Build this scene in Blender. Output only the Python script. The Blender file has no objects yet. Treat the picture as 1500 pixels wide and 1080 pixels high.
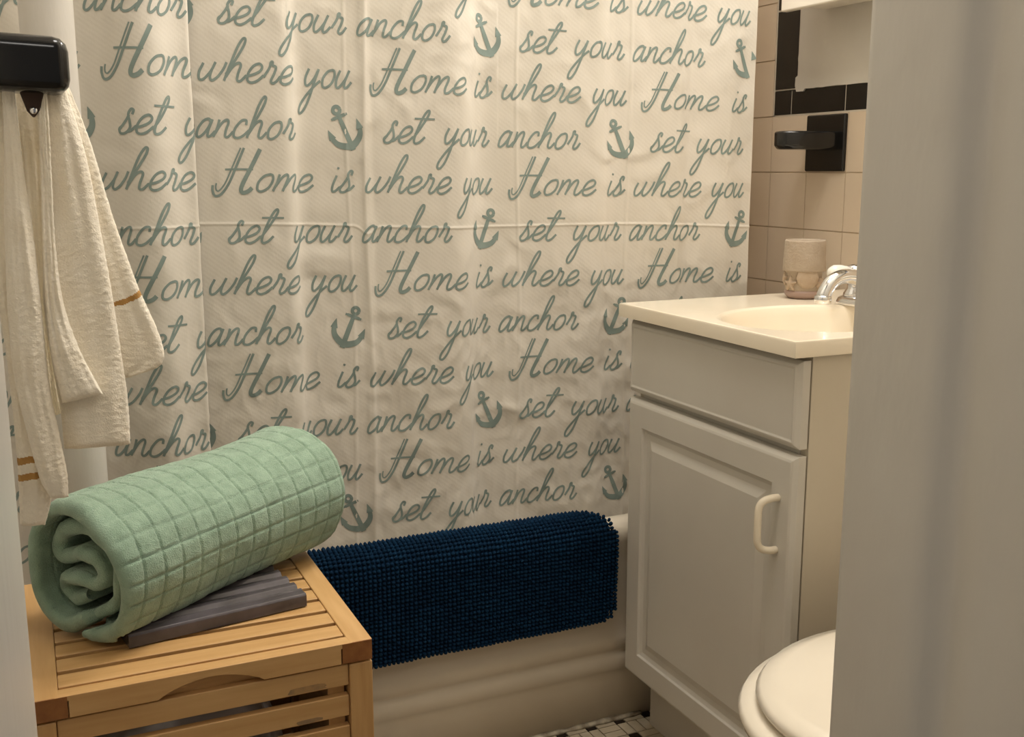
import bpy, bmesh, math, random
from mathutils import Vector, Matrix, noise
random.seed(7)
sc = bpy.context.scene
COL = sc.collection
# ---------------------------------------------------------------- camera
cd = bpy.data.cameras.new('camera'); cam = bpy.data.objects.new('camera', cd); COL.objects.link(cam)
F_PX = 1557.98
cd.sensor_fit = 'HORIZONTAL'; cd.sensor_width = 36.0; cd.lens = F_PX*36.0/1500.0
cd.clip_start = 0.01
Rv = Vector((0.90939124, -0.41594037, -0.00108657)); Uv = Vector((0.07759254, 0.16707684, 0.98288592)); Fv = Vector((0.40864039, 0.89391215, -0.18421209))
cam.matrix_world = Matrix(((Rv.x, Uv.x, -Fv.x, -1.38972619), (Rv.y, Uv.y, -Fv.y, 0.06207426), (Rv.z, Uv.z, -Fv.z, 1.00014658), (0, 0, 0, 1)))
sc.camera = cam
# ---------------------------------------------------------------- world, lights, exposure
w = bpy.data.worlds.new('world'); sc.world = w; w.use_nodes = True
w.node_tree.nodes['Background'].inputs[0].default_value = (1.0, 0.965, 0.925, 1)
w.node_tree.nodes['Background'].inputs[1].default_value = 0.16
def area(name, loc, size, power, col, rot=(0, 0, 0)):
    l = bpy.data.lights.new(name, 'AREA'); l.shape = 'DISK'; l.size = size; l.energy = power; l.color = col
    o = bpy.data.objects.new(name, l); o.location = loc; o.rotation_euler = rot; COL.objects.link(o); return o
area('ceiling_fill', (-0.93, 1.0, 2.38), 0.42, 7.0, (1.0, 0.966, 0.92))  # added fill below the ceiling to soften contrast, not a fixture
for y_ in (1.28, 1.62):                                   # bulbs of the fixture above the medicine cabinet
    l = bpy.data.lights.new('vanity_bulb', 'POINT'); l.energy = 18.0; l.color = (1.0, 0.966, 0.92); l.shadow_soft_size = 0.09
    o = bpy.data.objects.new('vanity_bulb', l); o.location = (-0.24, y_, 2.08); COL.objects.link(o)
area('hall_fill', (-1.3, -0.6, 2.3), 0.5, 5.0, (1.0, 0.95, 0.88))  # added fill from the hall side, brightens the door jambs
sc.view_settings.view_transform = 'Standard'; sc.view_settings.look = 'None'
sc.view_settings.exposure = 0.0; sc.view_settings.gamma = 1.0; sc.view_settings.use_curve_mapping = False

# ---------------------------------------------------------------- materials
def srgb(r, g, b):
    f = lambda c: (c/255/12.92) if c/255 <= 0.04045 else ((c/255+0.055)/1.055)**2.4
    return (f(r), f(g), f(b), 1)
def mat(name, col, rough=0.5, col2=None, nscale=8.0, bump=0.0, bscale=60.0, stretch=(1, 1, 1), metal=0.0, spec=0.5, sheen=0.0, coat=0.0, contrast=(0.35, 0.65), bdist=0.002):
    m = bpy.data.materials.new(name); m.use_nodes = True; nt = m.node_tree; b = nt.nodes['Principled BSDF']
    b.inputs['Base Color'].default_value = col; b.inputs['Roughness'].default_value = rough; b.inputs['Metallic'].default_value = metal
    b.inputs['Specular IOR Level'].default_value = spec
    if sheen: b.inputs['Sheen Weight'].default_value = sheen; b.inputs['Sheen Roughness'].default_value = 0.6
    if coat: b.inputs['Coat Weight'].default_value = coat
    tc = nt.nodes.new('ShaderNodeTexCoord'); mp = nt.nodes.new('ShaderNodeMapping'); mp.inputs['Scale'].default_value = stretch
    nt.links.new(tc.outputs['Object'], mp.inputs['Vector'])
    if col2:
        n = nt.nodes.new('ShaderNodeTexNoise'); n.inputs['Scale'].default_value = nscale; n.inputs['Detail'].default_value = 5
        r = nt.nodes.new('ShaderNodeValToRGB'); r.color_ramp.elements[0].color = col; r.color_ramp.elements[1].color = col2
        r.color_ramp.elements[0].position = contrast[0]; r.color_ramp.elements[1].position = contrast[1]
        nt.links.new(mp.outputs[0], n.inputs['Vector']); nt.links.new(n.outputs['Fac'], r.inputs[0]); nt.links.new(r.outputs[0], b.inputs['Base Color'])
    if bump:
        n2 = nt.nodes.new('ShaderNodeTexNoise'); n2.inputs['Scale'].default_value = bscale; n2.inputs['Detail'].default_value = 4
        bp = nt.nodes.new('ShaderNodeBump'); bp.inputs['Strength'].default_value = bump; bp.inputs['Distance'].default_value = bdist
        nt.links.new(mp.outputs[0], n2.inputs['Vector']); nt.links.new(n2.outputs['Fac'], bp.inputs['Height']); nt.links.new(bp.outputs[0], b.inputs['Normal'])
    return m
M = {}
M['paint'] = mat('painted_plaster', srgb(205, 200, 190), 0.5, srgb(198, 192, 181), 6, 0.25, 25, bdist=0.003)
M['jamb'] = mat('gloss_trim_paint', srgb(216, 211, 201), 0.42, srgb(207, 201, 191), 5, 0.8, 26, stretch=(1, 1, 0.35), bdist=0.003)
M['tile'] = mat('cream_wall_tile', srgb(222, 205, 183), 0.18, srgb(212, 194, 171), 3.0, 0.06, 18)
M['grout'] = mat('tan_grout', srgb(198, 178, 152), 0.8, srgb(184, 164, 138), 30, 0.3, 200)
M['black_tile'] = mat('black_ceramic', srgb(20, 19, 18), 0.16, srgb(26, 25, 23), 10, 0.05, 20)
M['white_line'] = mat('white_grout', srgb(205, 196, 180), 0.7)
M['tub'] = mat('tub_enamel', srgb(226, 215, 196), 0.22, srgb(218, 206, 186), 4, 0.08, 15)
M['caulk'] = mat('caulk', srgb(205, 195, 172), 0.6, srgb(120, 105, 85), 40, 0.3, 80)
M['fabric'] = mat('curtain_fabric', srgb(218, 210, 196), 0.62, srgb(211, 203, 188), 5, 0.22, 420, stretch=(1, 1, 0.6), sheen=0.12, bdist=0.0007)
M['ink'] = mat('print_ink', srgb(134, 149, 142), 0.6, srgb(124, 139, 132), 30)
M['navy'] = mat('navy_chenille', srgb(9, 36, 60), 0.9, srgb(12, 44, 70), 30, 0.3, 500, spec=0.12)
M['wood'] = mat('honey_bamboo', srgb(216, 174, 118), 0.34, srgb(198, 152, 96), 7, 0.05, 60, stretch=(1.2, 14, 14), contrast=(0.3, 0.75))
M['woody'] = mat('honey_bamboo_upright', srgb(212, 168, 112), 0.36, srgb(192, 146, 90), 7, 0.05, 60, stretch=(14, 14, 1.2), contrast=(0.3, 0.75))
M['woods'] = mat('honey_bamboo_side', srgb(218, 176, 120), 0.34, srgb(200, 154, 98), 7, 0.05, 60, stretch=(14, 1.2, 14), contrast=(0.3, 0.75))
M['endgrain'] = mat('end_grain', srgb(158, 103, 52), 0.55, srgb(136, 84, 40), 60, 0.2, 200)
M['residue'] = mat('sticker_residue', srgb(150, 122, 88), 0.7, srgb(178, 140, 92), 90, contrast=(0.4, 0.6))
M['green'] = mat('green_terry', srgb(158, 185, 160), 0.95, srgb(140, 167, 142), 60, 1.0, 700, sheen=0.25, bdist=0.0015)
M['cream'] = mat('cream_terry', srgb(252, 242, 222), 0.95, srgb(247, 235, 212), 30, 0.6, 600, sheen=0.3, bdist=0.0015)
M['gold'] = mat('gold_band', srgb(196, 150, 86), 0.9, srgb(180, 134, 72), 50, 0.4, 600)
M['cab'] = mat('cabinet_paint', srgb(213, 208, 197), 0.4, srgb(207, 201, 190), 4, 0.06, 40)
M['cabside'] = mat('cabinet_side_laminate', srgb(216, 206, 187), 0.42, srgb(209, 198, 178), 4)
M['marble'] = mat('cultured_marble', srgb(242, 230, 208), 0.2, srgb(238, 224, 200), 6, coat=0.3)
M['bowl'] = mat('basin_marble', srgb(240, 224, 192), 0.2, srgb(236, 218, 184), 6, coat=0.3)
M['handle'] = mat('ivory_plastic', srgb(238, 226, 204), 0.35)
M['chrome'] = mat('chrome', (0.82, 0.82, 0.83, 1), 0.08, metal=1.0)
M['knob'] = mat('white_ceramic_lever', srgb(235, 232, 222), 0.2)
M['sand'] = mat('sand_resin', srgb(174, 158, 138), 0.8, srgb(166, 149, 128), 40, 0.6, 250)
M['shell'] = mat('shell_resin', srgb(182, 163, 140), 0.75, srgb(172, 150, 126), 50, 0.6, 200)
M['mauve'] = mat('mauve_base', srgb(165, 140, 128), 0.4)
M['slab'] = mat('charcoal_plastic', srgb(96, 90, 94), 0.2, srgb(70, 65, 66), 20, 0.1, 60)
M['china'] = mat('toilet_china', srgb(238, 228, 210), 0.14, srgb(234, 223, 204), 3, coat=0.3)
M['floor_w'] = mat('mosaic_white', srgb(205, 192, 168), 0.35, srgb(178, 163, 138), 25)
M['floor_b'] = mat('mosaic_black', srgb(32, 22, 18), 0.3)
M['floor_g'] = mat('mosaic_grout', srgb(110, 96, 76), 0.8)
M['film'] = mat('pale_plastic_film', srgb(215, 210, 204), 0.15, srgb(140, 128, 118), 9, 0.6, 40, contrast=(0.42, 0.58))
M['dark'] = mat('dark_gap', srgb(58, 40, 28), 0.8)
M['white_cab'] = mat('white_enamel', srgb(240, 232, 218), 0.25)
M['glass'] = mat('mirror_glass', (0.85, 0.86, 0.86, 1), 0.02, metal=1.0)

nt = M['fabric'].node_tree; bs = nt.nodes['Principled BSDF']; old = bs.inputs['Normal'].links[0].from_node
tc = nt.nodes.new('ShaderNodeTexCoord')
rn = nt.nodes.new('ShaderNodeTexNoise'); rn.noise_type = 'RIDGED_MULTIFRACTAL'; rn.inputs['Scale'].default_value = 13.0; rn.inputs['Detail'].default_value = 2.0; rn.inputs['Distortion'].default_value = 0.6
b1 = nt.nodes.new('ShaderNodeBump'); b1.inputs['Strength'].default_value = 0.9; b1.inputs['Distance'].default_value = 0.006
mp = nt.nodes.new('ShaderNodeMapping'); mp.inputs['Rotation'].default_value = (0, math.radians(52), 0)
wv = nt.nodes.new('ShaderNodeTexWave'); wv.inputs['Scale'].default_value = 52.0; wv.inputs['Distortion'].default_value = 0.5
b2 = nt.nodes.new('ShaderNodeBump'); b2.inputs['Strength'].default_value = 0.05; b2.inputs['Distance'].default_value = 0.0012
nt.links.new(tc.outputs['Object'], rn.inputs['Vector']); nt.links.new(rn.outputs['Fac'], b1.inputs['Height'])
nt.links.new(tc.outputs['Object'], mp.inputs['Vector']); nt.links.new(mp.outputs[0], wv.inputs['Vector']); nt.links.new(wv.outputs['Fac'], b2.inputs['Height'])
nt.links.new(b1.outputs[0], b2.inputs['Normal']); nt.links.new(b2.outputs[0], old.inputs['Normal'])

# ---------------------------------------------------------------- helpers
def link(name, me, mats, parent=None):
    o = bpy.data.objects.new(name, me); COL.objects.link(o)
    for m in (mats if isinstance(mats, (list, tuple)) else [mats]): me.materials.append(m)
    if parent:
        o.parent = parent
        r = parent; off = Vector((0, 0, 0))
        while r: off += r.location; r = r.parent
        me.transform(Matrix.Translation(-off))
    return o
def obj(name, bm, mats, parent=None, smooth=False, bevel=0, angle=35):
    bmesh.ops.recalc_face_normals(bm, faces=bm.faces[:])
    me = bpy.data.meshes.new(name); bm.to_mesh(me); bm.free()
    if smooth:
        for p in me.polygons: p.use_smooth = True
    o = link(name, me, mats, parent)
    if bevel:
        b = o.modifiers.new('bevel', 'BEVEL'); b.width = bevel; b.segments = 3; b.limit_method = 'ANGLE'; b.angle_limit = math.radians(angle)
        for p in me.polygons: p.use_smooth = True
        n = o.modifiers.new('wn', 'WEIGHTED_NORMAL'); n.keep_sharp = True
    return o
def pydata(name, v, f, mats, parent=None, smooth=True, mi=None):
    me = bpy.data.meshes.new(name); me.from_pydata([tuple(p) for p in v], [], f); me.update()
    if smooth:
        for p in me.polygons: p.use_smooth = True
    if mi:
        for p, i in zip(me.polygons, mi): p.material_index = i
    return link(name, me, mats, parent)
def thing(name, label, cat, loc, group=None):
    o = bpy.data.objects.new(name, None); o.empty_display_size = 0.05; COL.objects.link(o); o.location = loc
    return tag(o, label, cat, group)
def tag(o, label, cat, group=None):
    o['label'] = label; o['category'] = cat
    if group: o['group'] = group
    return o
def struct(o): o['kind'] = 'structure'; return o
def box(bm, a, b, mi=0):
    (x0, y0, z0), (x1, y1, z1) = a, b
    x0, x1 = sorted((x0, x1)); y0, y1 = sorted((y0, y1)); z0, z1 = sorted((z0, z1))
    v = [bm.verts.new(p) for p in ((x0, y0, z0), (x1, y0, z0), (x1, y1, z0), (x0, y1, z0), (x0, y0, z1), (x1, y0, z1), (x1, y1, z1), (x0, y1, z1))]
    fs = []
    for q in ((0, 3, 2, 1), (4, 5, 6, 7), (0, 1, 5, 4), (1, 2, 6, 5), (2, 3, 7, 6), (3, 0, 4, 7)):
        f = bm.faces.new([v[i] for i in q]); f.material_index = mi; fs.append(f)
    return v
def bx(a, b): bm = bmesh.new(); box(bm, a, b); return bm
def prism(bm, poly, axis, d0, d1, mi=0):
    # poly = 2D points in the plane normal to axis
    def P(p, d):
        return {'x': (d, p[0], p[1]), 'y': (p[0], d, p[1]), 'z': (p[0], p[1], d)}[axis]
    a = [bm.verts.new(P(p, d0)) for p in poly]; b = [bm.verts.new(P(p, d1)) for p in poly]
    n = len(poly)
    bm.faces.new(a).material_index = mi; bm.faces.new(b[::-1]).material_index = mi
    for i in range(n): bm.faces.new((a[i], b[i], b[(i+1) % n], a[(i+1) % n])).material_index = mi
def loft(bm, rings, cap0=True, cap1=True, closed=True, mi=0):
    rv = [[bm.verts.new(p) for p in r] for r in rings]; n = len(rings[0])
    for i in range(len(rv)-1):
        for j in range(n if closed else n-1):
            f = bm.faces.new((rv[i][j], rv[i][(j+1) % n], rv[i+1][(j+1) % n], rv[i+1][j])); f.material_index = mi
    if cap0: bm.faces.new(rv[0][::-1]).material_index = mi
    if cap1: bm.faces.new(rv[-1]).material_index = mi
    return rv
def lathe(bm, prof, c, n=40, axis='z', cap0=True, cap1=True):
    rings = []
    for r, h in prof:
        ring = []
        for k in range(n):
            a = 2*math.pi*k/n; ca, sa = r*math.cos(a), r*math.sin(a)
            ring.append({'z': (c[0]+ca, c[1]+sa, c[2]+h), 'x': (c[0]+h, c[1]+ca, c[2]+sa), 'y': (c[0]+ca, c[1]+h, c[2]+sa)}[axis])
        rings.append(ring)
    loft(bm, rings, cap0, cap1)
def catmull(pts, n=8, closed=False):
    P = [Vector(p) for p in pts]; out = []
    m = len(P); rng = m if closed else m-1
    for i in range(rng):
        p1, p2 = P[i], P[(i+1) % m]
        p0 = P[i-1] if (i > 0 or closed) else p1*2-p2
        p3 = P[(i+2) % m] if (i+2 < m or closed) else p2*2-p1
        for k in range(n):
            t = k/n
            out.append(0.5*((2*p1)+(p2-p0)*t+(2*p0-5*p1+4*p2-p3)*t*t+(3*p1-p0-3*p2+p3)*t**3))
    if not closed: out.append(P[-1])
    return out
def tube(bm, pts, rad, n=14, cap=True):
    pts = [Vector(p) for p in pts]; rings = []; up = None
    for i, p in enumerate(pts):
        d = (pts[min(i+1, len(pts)-1)]-pts[max(i-1, 0)]).normalized()
        if up is None: up = d.orthogonal().normalized()
        up = (up-d*up.dot(d)).normalized(); s = d.cross(up)
        r = rad[i] if isinstance(rad, (list, tuple)) else rad
        rings.append([p+(up*math.cos(2*math.pi*k/n)+s*math.sin(2*math.pi*k/n))*r for k in range(n)])
    loft(bm, rings, cap, cap)
def interp(x, xs, ys):
    if x <= xs[0]: return ys[0]
    for i in range(len(xs)-1):
        if x <= xs[i+1]: return ys[i]+(ys[i+1]-ys[i])*(x-xs[i])/(xs[i+1]-xs[i])
    return ys[-1]

XL, YB, YW, ZC = -1.47, 2.40, 0.66, 2.45     # left wall, back wall, door wall (room side), ceiling
JR, JL = -0.843, -1.4035                     # door reveals
YH = 0.44                                    # hall side of the door wall
# ---------------------------------------------------------------- room shell
bm = bmesh.new(); box(bm, (XL-0.1, YH-0.9, -0.06), (0.1, YB+0.1, -0.004), 2)
S = 0.0254; g = 0.0011
# basket weave: a white pair of bricks around each black dot
def ftile(x0, y0, x1, y1, mi):
    if x1 < -1.0 or y1 < 1.0 or x0 > 0.0 or y0 > 1.66: return
    box(bm, (x0+g, y0+g, -0.004), (x1-g, y1-g, 0.0), mi)
w_ = 0.0198; p_ = 3*w_
for i in range(-18, 2):
    for j in range(16, 28):
        X0 = i*p_+0.006; Y0 = j*p_+0.012
        ftile(X0, Y0, X0+w_, Y0+w_, 1)
        ftile(X0+w_, Y0, X0+p_, Y0+w_, 0); ftile(X0, Y0+w_, X0+w_, Y0+p_, 0)
        if (i+j) % 2: ftile(X0+w_, Y0+w_, X0+p_, Y0+2*w_, 0); ftile(X0+w_, Y0+2*w_, X0+p_, Y0+p_, 0)
        else: ftile(X0+w_, Y0+w_, X0+2*w_, Y0+p_, 0); ftile(X0+2*w_, Y0+w_, X0+p_, Y0+p_, 0)
struct(obj('floor', bm, [M['floor_w'], M['floor_b'], M['floor_g']]))
struct(obj('ceiling', bx((XL-0.1, YW-0.0, ZC), (0.1, YB+0.1, ZC+0.08)), M['paint']))
struct(obj('wall_left', bx((XL-0.1, YH, -0.06), (XL, YB+0.1, ZC)), M['paint']))
struct(obj('wall_back', bx((XL, YB, -0.06), (0.1, YB+0.1, ZC)), M['tile']))
# right wall: grout bed, cream tiles, black border, painted panel above with a ragged paint edge
T, TY, TZ = 0.1095, 1.8397, 0.9937
bm = bmesh.new(); box(bm, (0.0012, YH, -0.06), (0.1, YB, ZC), 1)
def wtile(y0, y1, z0, z1, mi, g=0.0011, h=0.0):
    v = box(bm, (0.004, y0+g, z0+g), (h, y1-g, z1-g), mi)
for j in range(-9, 14):
    z0 = TZ+j*T; z1 = z0+T
    for i in range(-6, 11):
        y1 = TY-i*T; y0 = y1-T
        if y1 > YB+0.11 or y0 < YW-0.05: continue
        if i >= 0 and j >= 1: continue
        wtile(max(y0, YW), min(y1, YB), z0, z1, 2)
zb0, zb1 = TZ+T, 1.1525
for (a, b) in ((1.783, 1.8355), (1.631, 1.783), (1.479, 1.631), (1.327, 1.479), (1.175, 1.327), (1.023, 1.175), (0.871, 1.023), (YW, 0.871)):
    wtile(a, b, zb0+0.001, zb1, 3, 0.0013, -0.0008)
for k in range(5):
    wtile(1.768, 1.8355, zb1+k*0.152+0.001, zb1+(k+1)*0.152, 3, 0.0013, -0.0008)
box(bm, (0.003, 1.8335, zb0), (-0.0002, 1.8390, ZC), 4); box(bm, (0.003, YW, zb0-0.001), (-0.0002, 1.8390, zb0+0.0025), 4); box(bm, (0.003, YW, zb0), (0.0, 1.8355, zb1), 4)
box(bm, (0.003, 1.768, zb1-0.003), (0.0, 1.8355, ZC), 4)
# painted panel, ragged left and bottom edges
poly = []
z = ZC
while z > 1.156:
    poly.append((1.7655+0.0035*noise.noise((z*60, 1, 0))+0.004*noise.noise((z*17, 5, 0))-0.003+(0.008 if z < 1.175 else 0), z)); z -= 0.004
y = 1.766
while y > YW:
    poly.append((y, 1.1515+0.0018*noise.noise((y*70, 3, 0))+0.0015*noise.noise((y*22, 8, 0))-(0.004 if y > 1.745 else 0))); y -= 0.005
poly += [(YW, 1.152), (YW, ZC)]
prism(bm, poly, 'x', -0.0045, 0.003, 0)
struct(obj('wall_right', bm, [M['paint'], M['grout'], M['tile'], M['black_tile'], M['white_line']]))
# door wall: two wall pieces, lintel, painted trims
struct(obj('wall_front', bx((JR+0.02, YH, -0.06), (0.9, YW, ZC)), M['paint']))
bm = bmesh.new()
# right reveal with rounded stop; profile in x,y swept up z
pts = [(JR+0.010, YH), (JR+0.010, 0.535), (JR+0.0108, 0.546), (JR+0.0130, 0.554), (JR+0.0145, 0.560), (JR+0.0138, 0.565), (JR+0.0105, 0.570), (JR+0.0055, 0.5745), (JR+0.0018, 0.580), (JR+0.0004, 0.588), (JR, 0.60), (JR, 0.62), (JR, YW-0.006), (JR+0.001, YW-0.001), (JR+0.006, YW+0.002)]
prof = [(JR+0.0195, YH)] + pts + [(JR+0.0195, YW+0.002)]
prism(bm, prof, 'z', 0.0, 2.06)
struct(obj('trim_1', bm, M['jamb'], smooth=True)).modifiers.new('es', 'EDGE_SPLIT').split_angle = math.radians(50)
bm = bmesh.new()
prism(bm, [(XL, -0.8), (JL, -0.8), (JL, YW-0.005), (JL-0.004, YW), (XL, YW)], 'z', 0.0, 2.06)
struct(obj('trim_2', bm, M['jamb']))
struct(obj('trim_4', bx((JR+0.014, YH-0.019, 0.0), (JR+0.095, YH-0.0005, 2.13)), M['jamb'], bevel=0.004))
struct(obj('trim_3', bx((JL, YH, 2.0605), (JR+0.0195, YW, ZC)), M['jamb']))

# ---------------------------------------------------------------- bathtub
tub = thing('bathtub', 'cream white bathtub with ridged front apron along the back of the room', 'bathtub', (-0.735, 2.0, 0))
prof = [(1.634, 0.0), (1.634, 0.09), (1.632, 0.098), (1.627, 0.104), (1.627, 0.128), (1.632, 0.134), (1.631, 0.140), (1.626, 0.146), (1.626, 0.168), (1.631, 0.174), (1.630, 0.20), (1.628, 0.30), (1.625, 0.335), (1.620, 0.348), (1.619, 0.360), (1.622, 0.372), (1.630, 0.380), (1.642, 0.3845), (1.658, 0.3845), (1.668, 0.381), (1.673, 0.372), (1.676, 0.355), (1.685, 0.25), (1.73, 0.13), (1.78, 0.085), (1.90, 0.075), (2.15, 0.075), (2.27, 0.09), (2.31, 0.14), (2.325, 0.30), (2.335, 0.372), (2.35, 0.3845), (YB-0.002, 0.386), (YB-0.002, 0.0)]
bm = bmesh.new(); n = 25
loft(bm, [[(XL+0.004+(-0.008-XL)*i/(n-1), y, z) for (y, z) in prof] for i in range(n)])
obj('shell', bm, M['tub'], tub, smooth=True)
obj('end_wall', bx((XL+0.002, 1.76, 0.07), (XL+0.012, YB-0.06, 0.375)), M['tub'], tub)
obj('end_wall', bx((-0.095, 1.76, 0.07), (-0.008, YB-0.06, 0.375)), M['tub'], tub, bevel=0.02)
bm = bmesh.new(); pts = []
x = -1.2
while x < -0.40:
    h = 0.006+0.004*noise.noise((x*40, 2, 0)); pts.append((x, h)); x += 0.008
loft(bm, [[(x, 1.6335, 0.0), (x, 1.6335-h*1.3, 0.0), (x, 1.633-h*0.7, h*0.6), (x, 1.634, max(h, 0.002))] for x, h in pts])
obj('caulk_bead', bm, M['caulk'], tub, smooth=True)

# ---------------------------------------------------------------- shower curtain with printed script
U0, U1, DU = -0.42, 1.34, 0.002
def bump(u, c, s, a): return a*math.exp(-((u-c)/s)**2)
def theta(u):
    t = 0.0
    # S fold: turn back under the front layer, then forward again
    def sm(x): x = min(1, max(0, x)); return x*x*(3-2*x)
    W = 0.016
    t += 2.88*(sm((u-0.0)/W) - sm((u-0.050)/W))
    t += bump(u, -0.034, 0.030, 0.66) - bump(u, -0.115, 0.055, 0.55) + bump(u, -0.20, 0.018, 0.40) - bump(u, -0.26, 0.025, 0.5) + bump(u, -0.34, 0.02, 0.5)
    for c, s, a in RIP: t += bump(u, c, s, a)
    if u > 0.07: t -= DRIFT
    return t
RIP = [(0.258, 0.015, 0.95), (0.368, 0.006, -0.35), (0.380, 0.006, 0.40), (0.560, 0.030, 0.86), (0.66, 0.02, 0.10), (0.822, 0.016, 0.55), (0.900, 0.02, 0.1), (0.985, 0.012, 0.5), (1.10, 0.02, 0.3)]
DRIFT = 0.0
_t = sum(math.sin(theta(0.07+(1.12-0.07)*k/400)) for k in range(401))/401
DRIFT = _t + 0.012
plan = []; X = Y = 0.0; u = U0
NPL = int((U1-U0)/DU)
for k in range(NPL+1):
    u = U0+k*DU; th = theta(u+DU/2); plan.append((X, Y)); X += math.cos(th)*DU; Y += math.sin(th)*DU
k0 = int((0-U0)/DU); fx = max(plan[k][0] for k in range(k0, k0+14))
offx = -1.150-fx
kk = int((0.45-U0)/DU); offy = 1.719-sum(p[1] for p in plan[k0+40:kk+200])/len(plan[k0+40:kk+200])
ymin = min(p[1] for p in plan[k0-60:])+offy
plan = [(p[0]+offx, p[1]+offy) for p in plan]
def crease(u, z):
    d = 0.0008*math.exp(-((z-(0.905+0.003*math.sin(u*9)-0.012*math.exp(-((u-0.374)/0.012)**2)))/0.0022)**2)          # pressed fold across
    for c in (0.374, 0.345, 0.655, 0.87): d += 0.0012*math.exp(-((u-c-0.003*math.sin(z*9+c*40))/0.0026)**2)
    low = min(1, max(0, (0.95-z)/0.3)); n1 = noise.noise((u*16, z*13, 1.3)); n2 = noise.noise((u*38+9, z*30, 4.1))
    d += low*(0.0030*n1+0.0012*(1-abs(n2)*2)) + 0.0010*noise.noise((u*30, z*9, 7.7))
    top = min(1, max(0, (z-1.0)/0.2)); d += top*0.0016*(1-abs(noise.noise((u*22+3, z*26, 2.2)))*2)*(1 if 0.25 < u < 0.62 else 0.3)
    return d
ZT, ZBOT = 1.95, 0.33
def cloth(u, z, off=0.0):
    f = (u-U0)/DU; i = min(max(int(f), 0), NPL-1); t = f-i
    a, b = plan[i], plan[i+1]; i0, i1 = max(i-2, 0), min(i+3, NPL)
    tx, ty = plan[i1][0]-plan[i0][0], plan[i1][1]-plan[i0][1]; L = math.hypot(tx, ty) or 1
    nx, ny = ty/L, -tx/L                                     # towards the room for a flat cloth
    d = crease(u, z)+off
    X_ = a[0]+(b[0]-a[0])*t+nx*d
    slope = 0.022+0.014*min(1, max(0, (z-1.06)/0.12))
    return Vector((X_, a[1]+(b[1]-a[1])*t+ny*d, z-slope*(X_+0.60)*min(1, max(0, (ZT-z)/0.3))))
cv, cf, mi = [], [], []
us = [U0+(U1-U0)*k/1000 for k in range(1001)]
us = [u for u in us if cloth(u, 1.0).x < -0.140 and cloth(u, 1.0).x > XL+0.012]
zs = sorted([ZBOT+(ZT-ZBOT)*j/330 for j in range(331)]+[0.885+0.001*j+0.00013 for j in range(35)])
for z in zs:
    for u in us: cv.append(cloth(u, z))
nu = len(us)
for j in range(len(zs)-1):
    for i in range(nu-1):
        cf.append((j*nu+i, j*nu+i+1, (j+1)*nu+i+1, (j+1)*nu+i)); mi.append(0)
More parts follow.
